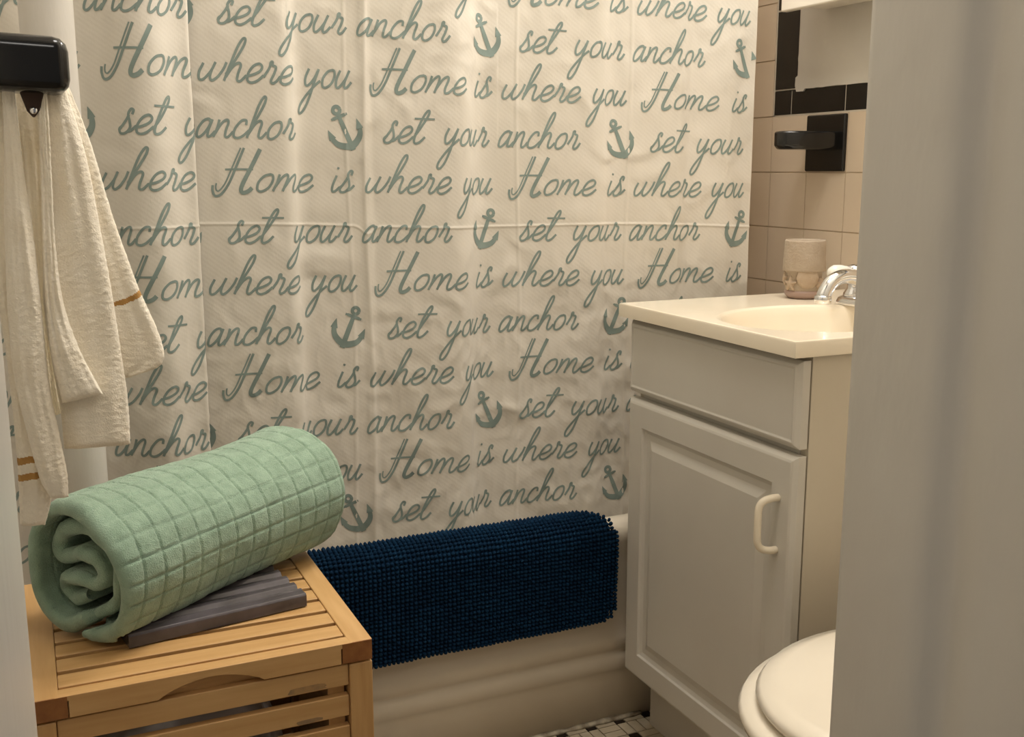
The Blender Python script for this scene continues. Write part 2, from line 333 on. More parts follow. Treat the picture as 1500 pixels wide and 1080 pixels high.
# --- glyphs: strokes in x-height units, sheared
SH = 0.36
GL = {
 'o': (0.92, [[(0.5, 1.0), (0.22, 0.88), (0.05, 0.5), (0.14, 0.08), (0.38, -0.02), (0.64, 0.2), (0.72, 0.6), (0.62, 0.92), (0.46, 1.0)]]),
 'm': (1.42, [[(0.02, 1.0), (0.04, 0.5), (0.0, 0.0)], [(0.03, 0.25), (0.18, 0.78), (0.36, 1.0), (0.48, 0.85), (0.5, 0.5), (0.48, 0.0)], [(0.5, 0.25), (0.66, 0.8), (0.86, 1.0), (0.98, 0.82), (0.97, 0.3), (1.06, 0.02), (1.24, 0.06), (1.4, 0.3)]]),
 'e': (0.86, [[(-0.05, 0.3), (0.3, 0.42), (0.58, 0.62), (0.62, 0.86), (0.42, 1.02), (0.16, 0.86), (0.04, 0.45), (0.12, 0.1), (0.36, -0.02), (0.62, 0.1), (0.84, 0.4)]]),
 'i': (0.55, [[(0.12, 1.0), (0.08, 0.4), (0.16, 0.05), (0.34, 0.05), (0.52, 0.3)], [(0.06, 1.38), (0.07, 1.5)]]),
 's': (0.80, [[(0.42, 1.02), (0.42, 1.24), (0.28, 1.28), (0.22, 1.02), (0.42, 0.62), (0.52, 0.28), (0.38, 0.02), (0.14, 0.0), (0.0, 0.24), (0.12, 0.42)], [(0.0, 0.15), (0.2, 0.7), (0.26, 1.0)], [(0.42, 0.08), (0.62, 0.16), (0.80, 0.42)]]),
 't': (0.70, [[(-0.02, 0.25), (0.2, 0.9), (0.42, 1.7), (0.36, 2.0), (0.2, 1.8), (0.08, 1.0), (0.08, 0.25), (0.22, 0.0), (0.45, 0.08), (0.66, 0.4)], [(-0.32, 1.5), (0.2, 1.5), (0.86, 1.5)]]),
 'w': (1.28, [[(0.0, 0.9), (-0.06, 0.4), (0.06, 0.04), (0.28, 0.06), (0.5, 0.5), (0.58, 0.98)], [(0.52, 0.6), (0.54, 0.2), (0.7, 0.0), (0.92, 0.2), (1.08, 0.62), (1.12, 1.0)]]),
 'h': (1.06, [[(0.0, 0.35), (0.22, 1.1), (0.4, 1.9), (0.38, 2.28), (0.24, 2.28), (0.12, 1.8), (0.06, 0.9), (0.02, 0.0)], [(0.04, 0.2), (0.22, 0.78), (0.44, 1.0), (0.6, 0.86), (0.6, 0.4), (0.66, 0.08), (0.84, 0.04), (1.04, 0.36)]]),
 'r': (0.84, [[(0.0, 0.3), (0.14, 0.8), (0.12, 1.12), (0.2, 1.16), (0.26, 0.98), (0.46, 0.88), (0.48, 0.5), (0.44, 0.16), (0.56, 0.0), (0.72, 0.1), (0.84, 0.4)]]),
 'y': (0.98, [[(0.0, 1.0), (-0.06, 0.5), (0.06, 0.1), (0.26, 0.08), (0.48, 0.45), (0.6, 1.0)], [(0.6, 1.0), (0.56, 0.3), (0.54, -0.4), (0.46, -1.1), (0.28, -1.5), (0.08, -1.45), (0.06, -1.1), (0.3, -0.5), (0.6, 0.0), (0.9, 0.35)]]),
 'u': (1.04, [[(0.04, 1.0), (-0.02, 0.45), (0.10, 0.05), (0.30, 0.06), (0.52, 0.5), (0.62, 1.02)], [(0.60, 0.95), (0.54, 0.3), (0.64, 0.02), (0.8, 0.08), (0.96, 0.36)]]),
 'a': (1.0, [[(0.62, 0.82), (0.46, 1.02), (0.2, 0.9), (0.04, 0.5), (0.08, 0.08), (0.28, 0.0), (0.52, 0.36), (0.66, 0.95)], [(0.66, 1.0), (0.62, 0.4), (0.68, 0.04), (0.84, 0.06), (1.0, 0.34)]]),
 'n': (1.0, [[(0.04, 1.0), (0.06, 0.5), (0.0, 0.0)], [(0.04, 0.2), (0.22, 0.78), (0.44, 1.0), (0.58, 0.86), (0.58, 0.4), (0.64, 0.06), (0.82, 0.04), (1.0, 0.34)]]),
 'c': (0.84, [[(0.60, 0.74), (0.52, 1.0), (0.26, 0.96), (0.05, 0.52), (0.1, 0.1), (0.34, -0.02), (0.6, 0.1), (0.84, 0.42)]]),
 'H': (2.02, [[(0.72, 2.5), (0.70, 1.4), (0.66, 0.4), (0.5, -0.2), (0.24, -0.32), (0.02, -0.02), (-0.08, 0.3)], [(0.56, 2.5), (0.52, 1.4), (0.48, 0.45), (0.34, 0.0), (0.2, 0.0), (0.1, 0.2), (0.06, 0.42)], [(0.22, 1.22), (0.8, 1.25), (1.56, 1.26)], [(1.52, 2.45), (1.44, 1.5), (1.34, 0.5), (1.36, 0.06), (1.52, -0.12), (1.74, -0.02), (1.86, 0.18)]]),
}
HW = 0.058
def ribbon(pts, wid, flat=False):
    # pts: 2D (u,z) metres; wid: half widths
    n = len(pts); base = len(cv)
    for i in range(n):
        a, b = pts[max(i-1, 0)], pts[min(i+1, n-1)]; dx, dz = b[0]-a[0], b[1]-a[1]; L = math.hypot(dx, dz) or 1
        h = wid[i] if isinstance(wid, list) else wid
        px, pz = -dz/L*h, dx/L*h
        cv.append(cloth(pts[i][0]+px, pts[i][1]+pz, 0.0006)); cv.append(cloth(pts[i][0]-px, pts[i][1]-pz, 0.0006))
    for i in range(n-1):
        k = base+2*i; cf.append((k, k+1, k+3, k+2)); mi.append(1)
SHELL = {}
XH = 0.0255
UMIN, UMAX = us[0]+0.004, us[-1]-0.004
def stroke(pts, hw, u0, z0, sx, shear=SH):
    P = catmull([(p[0], p[1], 0) for p in pts], 7)
    seg = []
    for p in P:
        q = (u0+(p.x+shear*p.y)*XH*sx, z0+p.y*XH)
        if UMIN < q[0] < UMAX: seg.append(q)
        else:
            if len(seg) > 1: ribbon(seg, hw*XH)
            seg = []
    if len(seg) > 1: ribbon(seg, hw*XH)
def word(txt, u0, width, z0):
    tot = sum(GL[c][0] for c in txt); sx = width/(tot*XH); x = 0
    for c in txt:
        adv, st = GL[c]
        for k, s in enumerate(st):
            hw = 0.072
            if c == 'H': hw = (0.072, 0.045, 0.06, 0.12)[k]
            if c == 't' and k == 1: hw = 0.055
            if c == 'i' and k == 1: hw = 0.07
            stroke(s, hw, u0+x*XH*sx, z0, sx)
        x += adv
def anchor(uc, zc, tilt):
    h = 0.060; ct, st = math.cos(tilt), math.sin(tilt)
    def tr(p): return (uc+(p[0]*ct-p[1]*st)*h, zc+(p[0]*st+p[1]*ct)*h)
    def put(pts, wid, n=8, closed=False):
        P = [tr((p.x, p.y)) for p in catmull([(a, b, 0) for a, b in pts], n, closed)]
        if closed: P.append(P[0])
        if any(not (UMIN < p[0] < UMAX) for p in P): return
        if isinstance(wid, list): wid = [interp(i/(len(P)-1), [0, 0.5, 1], wid)*h for i in range(len(P))]
        else: wid = wid*h
        ribbon(P, wid)
    put([(0.09*math.cos(a*math.pi/4), 0.47+0.09*math.sin(a*math.pi/4)) for a in range(8)], 0.046, 5, True)
    put([(-0.17, 0.30), (0, 0.30), (0.17, 0.30)], 0.042); put([(-0.17, 0.27), (-0.17, 0.33)], 0.055, 3); put([(0.17, 0.27), (0.17, 0.33)], 0.055, 3)
    put([(0, 0.38), (0, 0.0), (0, -0.60)], [0.045, 0.065, 0.07])
    for s in (-1, 1):
        put([(s*-0.02, -0.50), (s*0.16, -0.44), (s*0.33, -0.30), (s*0.41, -0.08)], [0.095, 0.08, 0.055], 7)
        put([(s*0.405, 0.10), (s*0.40, -0.02), (s*0.385, -0.16)], [0.004, 0.05, 0.098], 6)
PU = 0.511
UA, UB = 0.3835, 0.3400       # u of a Home hook (rows 1,5,9..) and of an anchor centre (rows 2,6,10..)
for n in range(-9, 11):
    zb = 1.1935-0.0785*n
    if n % 2:
        base = UA+(PU/2 if n % 4 == 3 else 0)
        for k in range(-3, 4):
            u0 = base+k*PU
            word('Home', u0, 0.158, zb); word('is', u0+0.186, 0.036, zb); word('where', u0+0.243, 0.140, zb); word('you', u0+0.408, 0.072, zb)
    else:
        base = UB+(PU/2 if n % 4 == 0 else 0)
        til = math.radians(23 if n in (-8, -6, 0, 2, 8, 10) else -22)
        for k in range(-3, 4):
            u0 = base+k*PU
            anchor(u0, zb+0.020, til)
            word('set', u0+0.062, 0.066, zb); word('your', u0+0.162, 0.098, zb); word('anchor', u0+0.278, 0.148, zb)
curt = pydata('shower_curtain', cv, cf, [M['fabric'], M['ink']], None, True, mi)
tag(curt, 'off white shower curtain printed with grey green script and anchors', 'shower curtain')
rod = bmesh.new(); tube(rod, [(XL+0.001, 1.70, ZT+0.04), (-0.0003, 1.70, ZT+0.04)], 0.0125)
rod_o = obj('curtain_rod', rod, M['chrome'], smooth=True)
for k in range(12):
    rb_ = bmesh.new(); xr = -1.42+k*0.115; lo = min(plan, key=lambda p: abs(p[0]-xr))[1]
    tube(rb_, [(xr, 1.70+0.017*math.cos(a*math.pi/8)+(lo-1.70)*max(0, -math.sin(a*math.pi/8)), ZT+0.034+(0.022 if math.sin(a*math.pi/8) > 0 else 0.033)*math.sin(a*math.pi/8)) for a in range(17)], 0.0015, 8)
    obj('ring', rb_, M['chrome'], rod_o, smooth=True)
tag(rod_o, 'chrome rod that carries the printed shower curtain', 'curtain rod')

# ---------------------------------------------------------------- bath mat
mb = thing('bath_mat', 'navy blue chenille bath mat draped over the tub rim', 'bath mat', (-0.8, 1.62, 0.385))
path = catmull([(1.664, 0.3940, 0), (1.652, 0.3985, 0), (1.632, 0.3955, 0), (1.615, 0.383, 0), (1.6095, 0.362, 0), (1.609, 0.33, 0), (1.6085, 0.27, 0), (1.608, 0.212, 0)], 10)
def frame(s):
    acc = 0
    for a, b in zip(path, path[1:]):
        L = (b-a).length
        if acc+L >= s or b is path[-1]:
            t = (s-acc)/L; p = a+(b-a)*t; d = (b-a).normalized(); return p, Vector((d.y, -d.x, 0))*-1
        acc += L
LEN = sum((b-a).length for a, b in zip(path, path[1:]))
MX0, MX1 = -1.20, -0.482
def matin(x, s):
    dx, ds = (x-(MX1-0.105))/0.105, (0.070-s)/0.070
    if dx > 0 and ds > 0: return dx*dx+ds*ds <= 1
    r = 0.022; dx, ds = x-(MX1-r), s-(LEN-r)
    return not (dx > 0 and ds > 0) or dx*dx+ds*ds <= r*r
def matpt(x, s, off):
    s2 = s+0.0022*noise.noise((x*9, s*12, 0)); p, nn = frame(min(max(s2, 0), LEN))
    if nn.y > 0 and p.y < 1.63: nn = -nn
    if nn.z if False else 0: pass
    e = 0.004*noise.noise((x*5, s*7, 3))
    return Vector((x+0.006*noise.noise((s*6, 1, x*3)), p.x, p.y)), Vector((0, nn.x, nn.y))
v, f = [], []
nx, ns = 60, 40
for i in range(nx+1):
    for j in range(ns+1):
        x = MX0+(MX1-MX0)*i/nx
        if j > 0.75*ns: x -= 0.0 if i < nx else 0.004*(j/ns)
        p, nn = matpt(x, LEN*j/ns, 0); v.append(p)
for i in range(nx):
    for j in range(ns):
        a = i*(ns+1)+j
        if matin(MX0+(MX1-MX0)*(i+0.9)/nx, LEN*(j+(0.1 if j < ns/2 else 0.9))/ns): f.append((a, a+1, a+ns+2, a+ns+1))
o = pydata('backing', v, f, M['navy'], mb); sm_ = o.modifiers.new('s', 'SOLIDIFY'); sm_.thickness = 0.004; sm_.offset = 0
ico = bmesh.new(); bmesh.ops.create_icosphere(ico, subdivisions=1, radius=1.0); iv = [q.co.copy() for q in ico.verts]; iff = [[q.index for q in fc.verts] for fc in ico.faces]; ico.free()
v, f = [], []
px_, ps_ = 0.0074, 0.0070
for j in range(int(LEN/ps_)+1):
    s = j*ps_+0.0035
    for i in range(int((MX1-MX0)/px_)+1):
        x = MX0+i*px_+0.0007*noise.noise((i*1.7, j*1.9, 0))
        ss = s+0.0007*noise.noise((i*2.3, j*1.3, 5))
        if ss > LEN-0.001: ss = LEN-0.001
        if not matin(x, ss): continue
        p, nn = matpt(x, ss, 0)
        if nn.z < 0 and abs(nn.y) < 0.6: nn = -nn
        if nn.y > 0.3: nn = -nn
        c = p+nn*0.0035+Vector((0, 0, 0.0008*noise.noise((i*3.1, j*2.1, 9))))
        b = len(v); tdir = Vector((0, -nn.z, nn.y)); sc_ = 0.9+0.25*random.random()
        for q in iv: v.append(c+Vector((1, 0, 0))*q.x*0.0036*sc_+tdir*q.y*0.0037*sc_+nn*q.z*0.0058*sc_)
        for t in iff: f.append([b+k for k in t])
pydata('chenille_pile', v, f, M['navy'], mb)

# ---------------------------------------------------------------- vanity
XC, YF, YN, ZTOP, TC = -0.4868, 1.6042, 1.1494, 0.7793, 0.0223
XD, DF, DN = -0.4732, 1.5921, 1.1564
van = thing('vanity_cabinet', 'pale greige bathroom vanity cabinet with raised panel door under the sink top', 'vanity cabinet', (-0.23, 1.375, 0))
for (ya, yb) in ((DN+0.002, DN+0.018), (DF-0.018, DF-0.002)):
    obj('side_panel', bx((-0.4495, ya, 0.112), (-0.004, yb, ZTOP-TC-0.0005)), M['cabside'], van, bevel=0.001)
obj('bottom_panel', bx((-0.452, DN+0.0185, 0.112), (-0.004, DF-0.0185, 0.128)), M['cabside'], van)
obj('back_panel', bx((-0.012, DN+0.0185, 0.1285), (-0.004, DF-0.0185, ZTOP-TC-0.0005)), M['cabside'], van)
obj('face_rail', bx((-0.452, DN+0.0185, 0.60), (-0.436, DF-0.0185, 0.65)), M['cab'], van)
obj('toe_kick', bx((-0.4137, DN+0.012, 0.0005), (-0.39, DF-0.001, 0.1125)), M['cab'], van)
obj('plinth_side', bx((-0.389, DN+0.004, 0.0005), (-0.02, DN+0.02, 0.1118)), M['cabside'], van)
obj('plinth_side', bx((-0.389, DF-0.02, 0.0005), (-0.02, DF-0.003, 0.1118)), M['cabside'], van)
def front_panel(y0, y1, z0, z1, inner):
    # bevelled slab facing -x: nested rectangles (inset, x)
    bm = bmesh.new()
    steps = [(0, XD+0.0195), (0, XD+0.007)] + [(0.0055, XD+0.0015), (0.009, XD)] + inner
    rings = [[(x, y0+i, z0+i), (x, y1-i, z0+i), (x, y1-i, z1-i), (x, y0+i, z1-i)] for i, x in steps]
    loft(bm, rings); return bm
obj('drawer_front', front_panel(DN, DF, 0.6297, ZTOP-TC-0.006, [(0.012, XD+0.0015), (0.013, XD+0.0015)]), M['cab'], van, bevel=0.0007, angle=10)
door = obj('door', front_panel(DN, DF, 0.1206, 0.6196, [(0.046, XD), (0.0475, XD+0.004), (0.054, XD+0.0065), (0.064, XD+0.0065), (0.070, XD+0.0045), (0.078, XD+0.001), (0.082, XD+0.0012)]), M['cab'], van, bevel=0.0007, angle=10)
bm = bmesh.new()
HY = 1.187
tube(bm, catmull([(XD+0.001, HY, 0.556), (XD-0.010, HY+0.001, 0.556), (XD-0.022, HY+0.003, 0.553), (XD-0.0285, HY+0.004, 0.545), (XD-0.030, HY+0.004, 0.53), (XD-0.030, HY+0.004, 0.505), (XD-0.0285, HY+0.004, 0.492), (XD-0.022, HY+0.003, 0.484), (XD-0.010, HY+0.001, 0.481), (XD+0.001, HY, 0.481)], 5), 0.0052)
h = obj('handle', bm, M['handle'], door, smooth=True); h['label'] = 'ivory bow handle'
# sink top: slab with an oval hole and a bowl
top = thing('sink_top', 'cream cultured marble sink top with oval basin on the vanity cabinet', 'sink', (-0.24, 1.375, ZTOP))
bm = bmesh.new(); N = 64; bc = (-0.286, 1.318); ra, rb = 0.172, 0.138
out, inn = [], []
x0, x1, y0, y1 = XC, -0.003, YN, YF
for k in range(N):
    a = 2*math.pi*(k+0.5)/N; c, s = math.cos(a), math.sin(a)
    inn.append((bc[0]+ra*c, bc[1]+rb*s))
    tx = ((x1-bc[0]) if c > 0 else (x0-bc[0]))/c if abs(c) > 1e-6 else 1e9
    ty = ((y1-bc[1]) if s > 0 else (y0-bc[1]))/s if abs(s) > 1e-6 else 1e9
    t = min(tx, ty); out.append([bc[0]+t*c, bc[1]+t*s])
for cx_, cy_ in ((x0, y0), (x0, y1), (x1, y0), (x1, y1)):
    j = min(range(N), key=lambda k: (out[k][0]-cx_)**2+(out[k][1]-cy_)**2); out[j] = [cx_, cy_]
def ins(p, d): return (min(max(p[0], x0+d), x1-d*0), min(max(p[1], y0+d), y1-d))
rings = [[(p[0], p[1], ZTOP-TC) for p in out], [(p[0], p[1], ZTOP-0.003) for p in out],
         [(*ins(p, 0.0012), ZTOP-0.0006) for p in out], [(*ins(p, 0.003), ZTOP) for p in out], [(*ins(p, 0.0035), ZTOP) for p in out]]
for sc2, dz in ((1.055, -0.0001), (1.05, -0.0001), (1.03, -0.0006), (1.01, -0.002), (1.0, -0.0034)):
    rings.append([(bc[0]+(p[0]-bc[0])*sc2, bc[1]+(p[1]-bc[1])*sc2, ZTOP+dz) for p in inn])
loft(bm, rings, False, False)
o = obj('counter_slab', bm, M['marble'], top, smooth=True)
o.modifiers.new('es', 'EDGE_SPLIT').split_angle = math.radians(40)
bm = bmesh.new()
rings = []
for s2, z2 in ((1.0, -0.0034), (0.985, -0.0065), (0.955, -0.016), (0.90, -0.04), (0.80, -0.065), (0.65, -0.088), (0.45, -0.102), (0.2, -0.108), (0.09, -0.110)):
    rings.append([(bc[0]+(p[0]-bc[0])*s2, bc[1]+(p[1]-bc[1])*s2, ZTOP+z2) for p in inn])
loft(bm, rings, False, True)
bas = obj('basin', bm, M['marble'], top, smooth=True)
bm = bmesh.new(); lathe(bm, [(0.004, 0.0), (0.018, 0.001), (0.022, 0.003), (0.022, -0.003)], (bc[0], bc[1], ZTOP-0.110), 24)
obj('drain', bm, M['chrome'], bas, smooth=True)
# faucet
fx_, fy = -0.140, 1.377
fau = thing('faucet', 'chrome two handle faucet on the back of the cream sink top', 'faucet', (fx_, fy, ZTOP))
bm = bmesh.new()
def stadium(hx, hy, z, n=10):
    r = hx; pts = []
    for k in range(n+1): a = math.pi*k/n; pts.append((fx_+r*math.cos(a), fy+hy-r+r*math.sin(a), z))
    for k in range(n+1): a = math.pi+math.pi*k/n; pts.append((fx_+r*math.cos(a), fy-hy+r+r*math.sin(a), z))
    return pts
loft(bm, [stadium(0.028, 0.079, ZTOP+0.0002), stadium(0.028, 0.079, ZTOP+0.004), stadium(0.0255, 0.0765, ZTOP+0.010), stadium(0.020, 0.071, ZTOP+0.013)])
obj('base_plate', bm, M['chrome'], fau, smooth=True)
bm = bmesh.new(); sp = catmull([(fx_, fy, ZTOP+0.010), (fx_-0.004, fy, ZTOP+0.03), (fx_-0.03, fy, ZTOP+0.045), (fx_-0.065, fy, ZTOP+0.053), (fx_-0.092, fy, ZTOP+0.046), (fx_-0.106, fy, ZTOP+0.028), (fx_-0.109, fy, ZTOP+0.016)], 6)
tube(bm, sp, [0.016-0.0045*min(1, i/18) for i in range(len(sp))], 18)
spo = obj('spout', bm, M['chrome'], fau, smooth=True)
bm = bmesh.new(); lathe(bm, [(0.0095, -0.009), (0.0125, -0.009), (0.0135, -0.004), (0.0135, 0.002), (0.0115, 0.004)], (fx_-0.109, fy, ZTOP+0.021), 20)
obj('aerator', bm, M['chrome'], spo, smooth=True)
for sgn in (1, -1):
    hy = fy+sgn*0.051
    bm = bmesh.new(); lathe(bm, [(0.018, 0.010), (0.017, 0.018), (0.012, 0.026), (0.0115, 0.040), (0.015, 0.046), (0.016, 0.056), (0.012, 0.063), (0.004, 0.066)], (fx_, hy, ZTOP), 22)
    hb = obj('tap_handle', bm, M['chrome'], fau, smooth=True)
    bm = bmesh.new(); lathe(bm, [(0.007, 0.0), (0.0105, -0.008), (0.013, -0.022), (0.013, -0.034), (0.009, -0.042), (0.003, -0.045)], (fx_-0.010, hy, ZTOP+0.053), 18, 'x')
    l = obj('lever', bm, M['knob'], hb, smooth=True); l['label'] = 'white ceramic lever'
# ---------------------------------------------------------------- tumbler
CX, CY = -0.161, 1.530
tu = thing('tumbler', 'sand coloured resin tumbler with starfish and shell reliefs on the sink top corner', 'tumbler', (CX, CY, ZTOP))
bm = bmesh.new()
lathe(bm, [(0.028, 0.012), (0.0305, 0.014), (0.0305, 0.02), (0.031, 0.046), (0.0365, 0.048), (0.0365, 0.05), (0.0345, 0.098), (0.0335, 0.1005), (0.0315, 0.1005), (0.030, 0.095), (0.029, 0.02), (0.01, 0.018)], (CX, CY, ZTOP), 48)
obj('cup', bm, M['sand'], tu, smooth=True)
bm = bmesh.new(); lathe(bm, [(0.024, 0.0), (0.026, 0.0), (0.0305, 0.005), (0.0325, 0.010), (0.031, 0.014), (0.028, 0.0145)], (CX, CY, ZTOP+0.0002), 40)
b_ = obj('base_ring', bm, M['mauve'], tu, smooth=True); b_['label'] = 'mauve base ring'
def on_cup(ang, z, r):  # ang measured from the camera-facing direction, + to the right
    d0 = math.atan2(0.0621-CY, -1.3897-CX); a = d0+ang
    return Vector((CX+r*math.cos(a), CY+r*math.sin(a), ZTOP+z)), Vector((math.cos(a), math.sin(a), 0)), Vector((-math.sin(a), math.cos(a), 0))
def relief(fn, ang, z, r, nm):
    c, nn, tt = on_cup(ang, z, r); bm = bmesh.new(); K = 40; rings = []
    for q, hgt in ((1.0, -0.004), (0.97, 0.0010), (0.7, 0.0032), (0.35, 0.0042), (0.08, 0.0045)):
        rings.append([c+tt*(fn(2*math.pi*k/K)*q*math.cos(2*math.pi*k/K))+Vector((0, 0, 1))*(fn(2*math.pi*k/K)*q*math.sin(2*math.pi*k/K))+nn*hgt for k in range(K)])
    loft(bm, rings); obj(nm, bm, M['shell'], tu, smooth=True)
star = lambda a: 0.0075+0.0075*max(0, math.cos(5*(a-math.pi/2)))**1.5
relief(star, -0.75, 0.026, 0.0315, 'starfish_relief')
relief(lambda a: 0.019*(1+0.03*math.cos(12*a)), 0.22, 0.037, 0.0305, 'sand_dollar_relief')
relief(star, -1.5, 0.034, 0.031, 'starfish_relief')
relief(lambda a: 0.011*(1+0.08*math.cos(9*a)), 1.1, 0.027, 0.031, 'scallop_relief')

# ---------------------------------------------------------------- wall accessories
hol = thing('toothbrush_holder', 'black ceramic toothbrush holder with a protruding ledge on the tiled wall', 'toothbrush holder', (0, 1.675, 1.05))
bm = bmesh.new(); box(bm, (0.003, 1.6225, 0.9955), (-0.007, 1.7285, 1.1005)); obj('wall_plate', bm, M['black_tile'], hol, bevel=0.003)
bm = bmesh.new()
pl = [(-0.006, 1.636), (-0.006, 1.716), (-0.060, 1.714), (-0.092, 1.705), (-0.112, 1.690), (-0.116, 1.675), (-0.112, 1.660), (-0.092, 1.645), (-0.060, 1.637)]
loft(bm, [[(x*0.93-0.0005, 1.675+(y-1.675)*0.9, 1.0355) for x, y in pl], [(x, y, 1.043) for x, y in pl], [(x, y, 1.064) for x, y in pl], [(x*0.98, 1.675+(y-1.675)*0.95, 1.0685) for x, y in pl]])
obj('ledge', bm, M['black_tile'], hol, bevel=0.0025)
mc = thing('medicine_cabinet', 'white medicine cabinet, only its bottom edge showing at the top right', 'cabinet', (-0.05, 1.45, 1.28))
obj('cabinet_body', bx((-0.086, 1.21, 1.290), (-0.0046, 1.690, 1.92)), M['white_cab'], mc, bevel=0.002)
bm = bmesh.new(); box(bm, (-0.102, 1.20, 1.281), (-0.0862, 1.70, 1.93)); d_ = obj('mirror_door', bm, M['white_cab'], mc, bevel=0.003)
obj('mirror', bx((-0.1035, 1.23, 1.325), (-0.1021, 1.67, 1.89)), M['glass'], d_)

# ---------------------------------------------------------------- toilet
TX, TYC = -0.715, 0.875
toi = thing('toilet', 'white toilet with closed lid standing beside the vanity cabinet', 'toilet', (-0.40, TYC, 0))
def egg(xf, hw, z, xb=-0.26, n=56):
    pts = []
    L = (xb-xf); xc_ = xf+L*0.46
    for k in range(n):
        a = 2*math.pi*k/n; c, s = math.cos(a), math.sin(a)
        if c < 0: x = xc_+(xc_-xf)*c
        else: x = xc_+(xb-xc_)*(abs(c)**0.8)
        pts.append((x, TYC+hw*(s if c < 0 else math.copysign(abs(s)**0.85, s)), z))
    return pts
bm = bmesh.new()
loft(bm, [egg(-0.55, 0.10, 0.0005, -0.12), egg(-0.55, 0.10, 0.05, -0.12), egg(-0.54, 0.095, 0.14, -0.14), egg(-0.60, 0.125, 0.24, -0.16), egg(-0.675, 0.165, 0.32, -0.18), egg(-0.70, 0.178, 0.36, -0.2), egg(-0.705, 0.18, 0.378, -0.2), egg(-0.70, 0.176, 0.384, -0.2)])
obj('bowl', bm, M['china'], toi, smooth=True)
bm = bmesh.new(); loft(bm, [egg(-0.712, 0.184, 0.386), egg(-0.719, 0.190, 0.390), egg(-0.721, 0.191, 0.397), egg(-0.717, 0.188, 0.404), egg(-0.70, 0.174, 0.4065), egg(-0.6, 0.1, 0.4066, -0.3)])
obj('seat', bm, M['china'], toi, smooth=True)
bm = bmesh.new(); loft(bm, [egg(-0.690, 0.166, 0.4075), egg(-0.699, 0.174, 0.410), egg(-0.702, 0.176, 0.416), egg(-0.696, 0.172, 0.423), egg(-0.675, 0.155, 0.4285), egg(-0.62, 0.115, 0.432, -0.30), egg(-0.54, 0.05, 0.434, -0.38), egg(-0.50, 0.01, 0.434, -0.45)])
obj('lid', bm, M['china'], toi, smooth=True)
obj('tank', bx((-0.205, TYC-0.21, 0.39), (-0.012, TYC+0.20, 0.73)), M['china'], toi, bevel=0.02)
obj('tank_lid', bx((-0.215, TYC-0.212, 0.731), (-0.008, TYC+0.208, 0.765)), M['china'], toi, bevel=0.012)
bm = bmesh.new(); tube(bm, [(-0.207, TYC-0.15, 0.67), (-0.222, TYC-0.15, 0.67), (-0.226, TYC-0.11, 0.668), (-0.224, TYC-0.07, 0.664)], 0.006); obj('flush_lever', bm, M['chrome'], toi, smooth=True)
obj('bowl_neck', bx((-0.26, TYC-0.10, 0.2), (-0.03, TYC+0.10, 0.389)), M['china'], toi, bevel=0.02)

# ---------------------------------------------------------------- steam pipe
pp = bmesh.new(); rings = []
PX, PY, PR = -1.3435, 1.50, 0.0305
for j in range(161):
    z = 0.0005+(ZC-0.001)*j/160; ring = []
    for k in range(36):
        a = 2*math.pi*k/36; r = PR+0.0006*noise.noise((math.cos(a)*2, math.sin(a)*2, z*8))
        dr = noise.noise((math.cos(a)*5+3, math.sin(a)*5, z*34)); r += 0.0022*max(0, dr-0.45)*2
        ring.append((PX+r*math.cos(a), PY+r*math.sin(a), z))
    rings.append(ring)
loft(pp, rings)
tag(obj('steam_pipe', pp, M['jamb'], smooth=True), 'white painted vertical steam pipe behind the hanging cream towels', 'pipe')

# ---------------------------------------------------------------- hamper
HX0, HX1, HY0, HY1, HZ = -1.436, -1.079, 1.108, 1.432, 0.500
ham = thing('laundry_hamper', 'honey coloured slatted wooden hamper under the rolled green towel', 'hamper', (-1.2575, 1.27, 0))
SW, LZ = 0.025, 0.4765
lid = obj('lid', bx((HX0+0.03, HY0+0.03, LZ+0.001), (HX0+0.034, HY1-0.03, LZ+0.003)), M['wood'], ham)
for a, b in ((HX0, HX0+SW+0.018), (HX1-SW, HX1)):
    obj('stile', bx((a, HY0, LZ), (b, HY1, HZ)), M['woods'], lid, bevel=0.0012)
    e = obj('stile_end', bx((a+0.0006-(0.009 if a != HX0 else 0.0), HY0-0.0010, LZ+0.0006), (b-0.0006+(0.008 if a == HX0 else 0.0), HY0+0.004, HZ-0.0007)), M['endgrain'], lid); e['label'] = 'dark end grain block'
# front rail with arched hand cut
RL, RR = HX0+SW+0.018, HX1-SW
ax0, ax1, ah = -1.302, -1.196, 0.0145
poly = [(RL, HZ), (RL, LZ)]
poly = [(RL+0.0085, LZ)] + [(ax0+(ax1-ax0)*k/20, LZ+ah*math.sin(math.pi*k/20)**0.8) for k in range(21)] + [(RR-0.0095, LZ), (RR-0.0095, HZ-0.006), (RR+0.003, HZ-0.006), (RR+0.003, HZ-0.0002), (RL-0.004, HZ-0.0002), (RL-0.004, HZ-0.006), (RL+0.0085, HZ-0.006)]
bm = bmesh.new(); prism(bm, poly, 'y', HY0-0.0007, HY0+0.0165)
obj('rail', bm, M['wood'], lid, bevel=0.0008)
y = HY0+0.0225
while y < HY1-0.02:
    obj('slat', bx((RL+0.0003, y, LZ+0.008), (RR-0.0003, min(y+0.0288, HY1-0.002), HZ-0.0008)), M['wood'], lid, bevel=0.0012); y += 0.0372
bz = LZ-0.0025
for (xa, xb) in ((HX0, HX0+SW+0.014), (HX1-SW-0.0005, HX1)):
    for (ya, yb) in ((HY0+0.0005, HY0+0.030), (HY1-0.03, HY1-0.0005)):
        obj('corner_post', bx((xa, ya, 0.0003), (xb, yb, bz)), M['woody'], ham, bevel=0.0015)
z1 = bz-0.0006
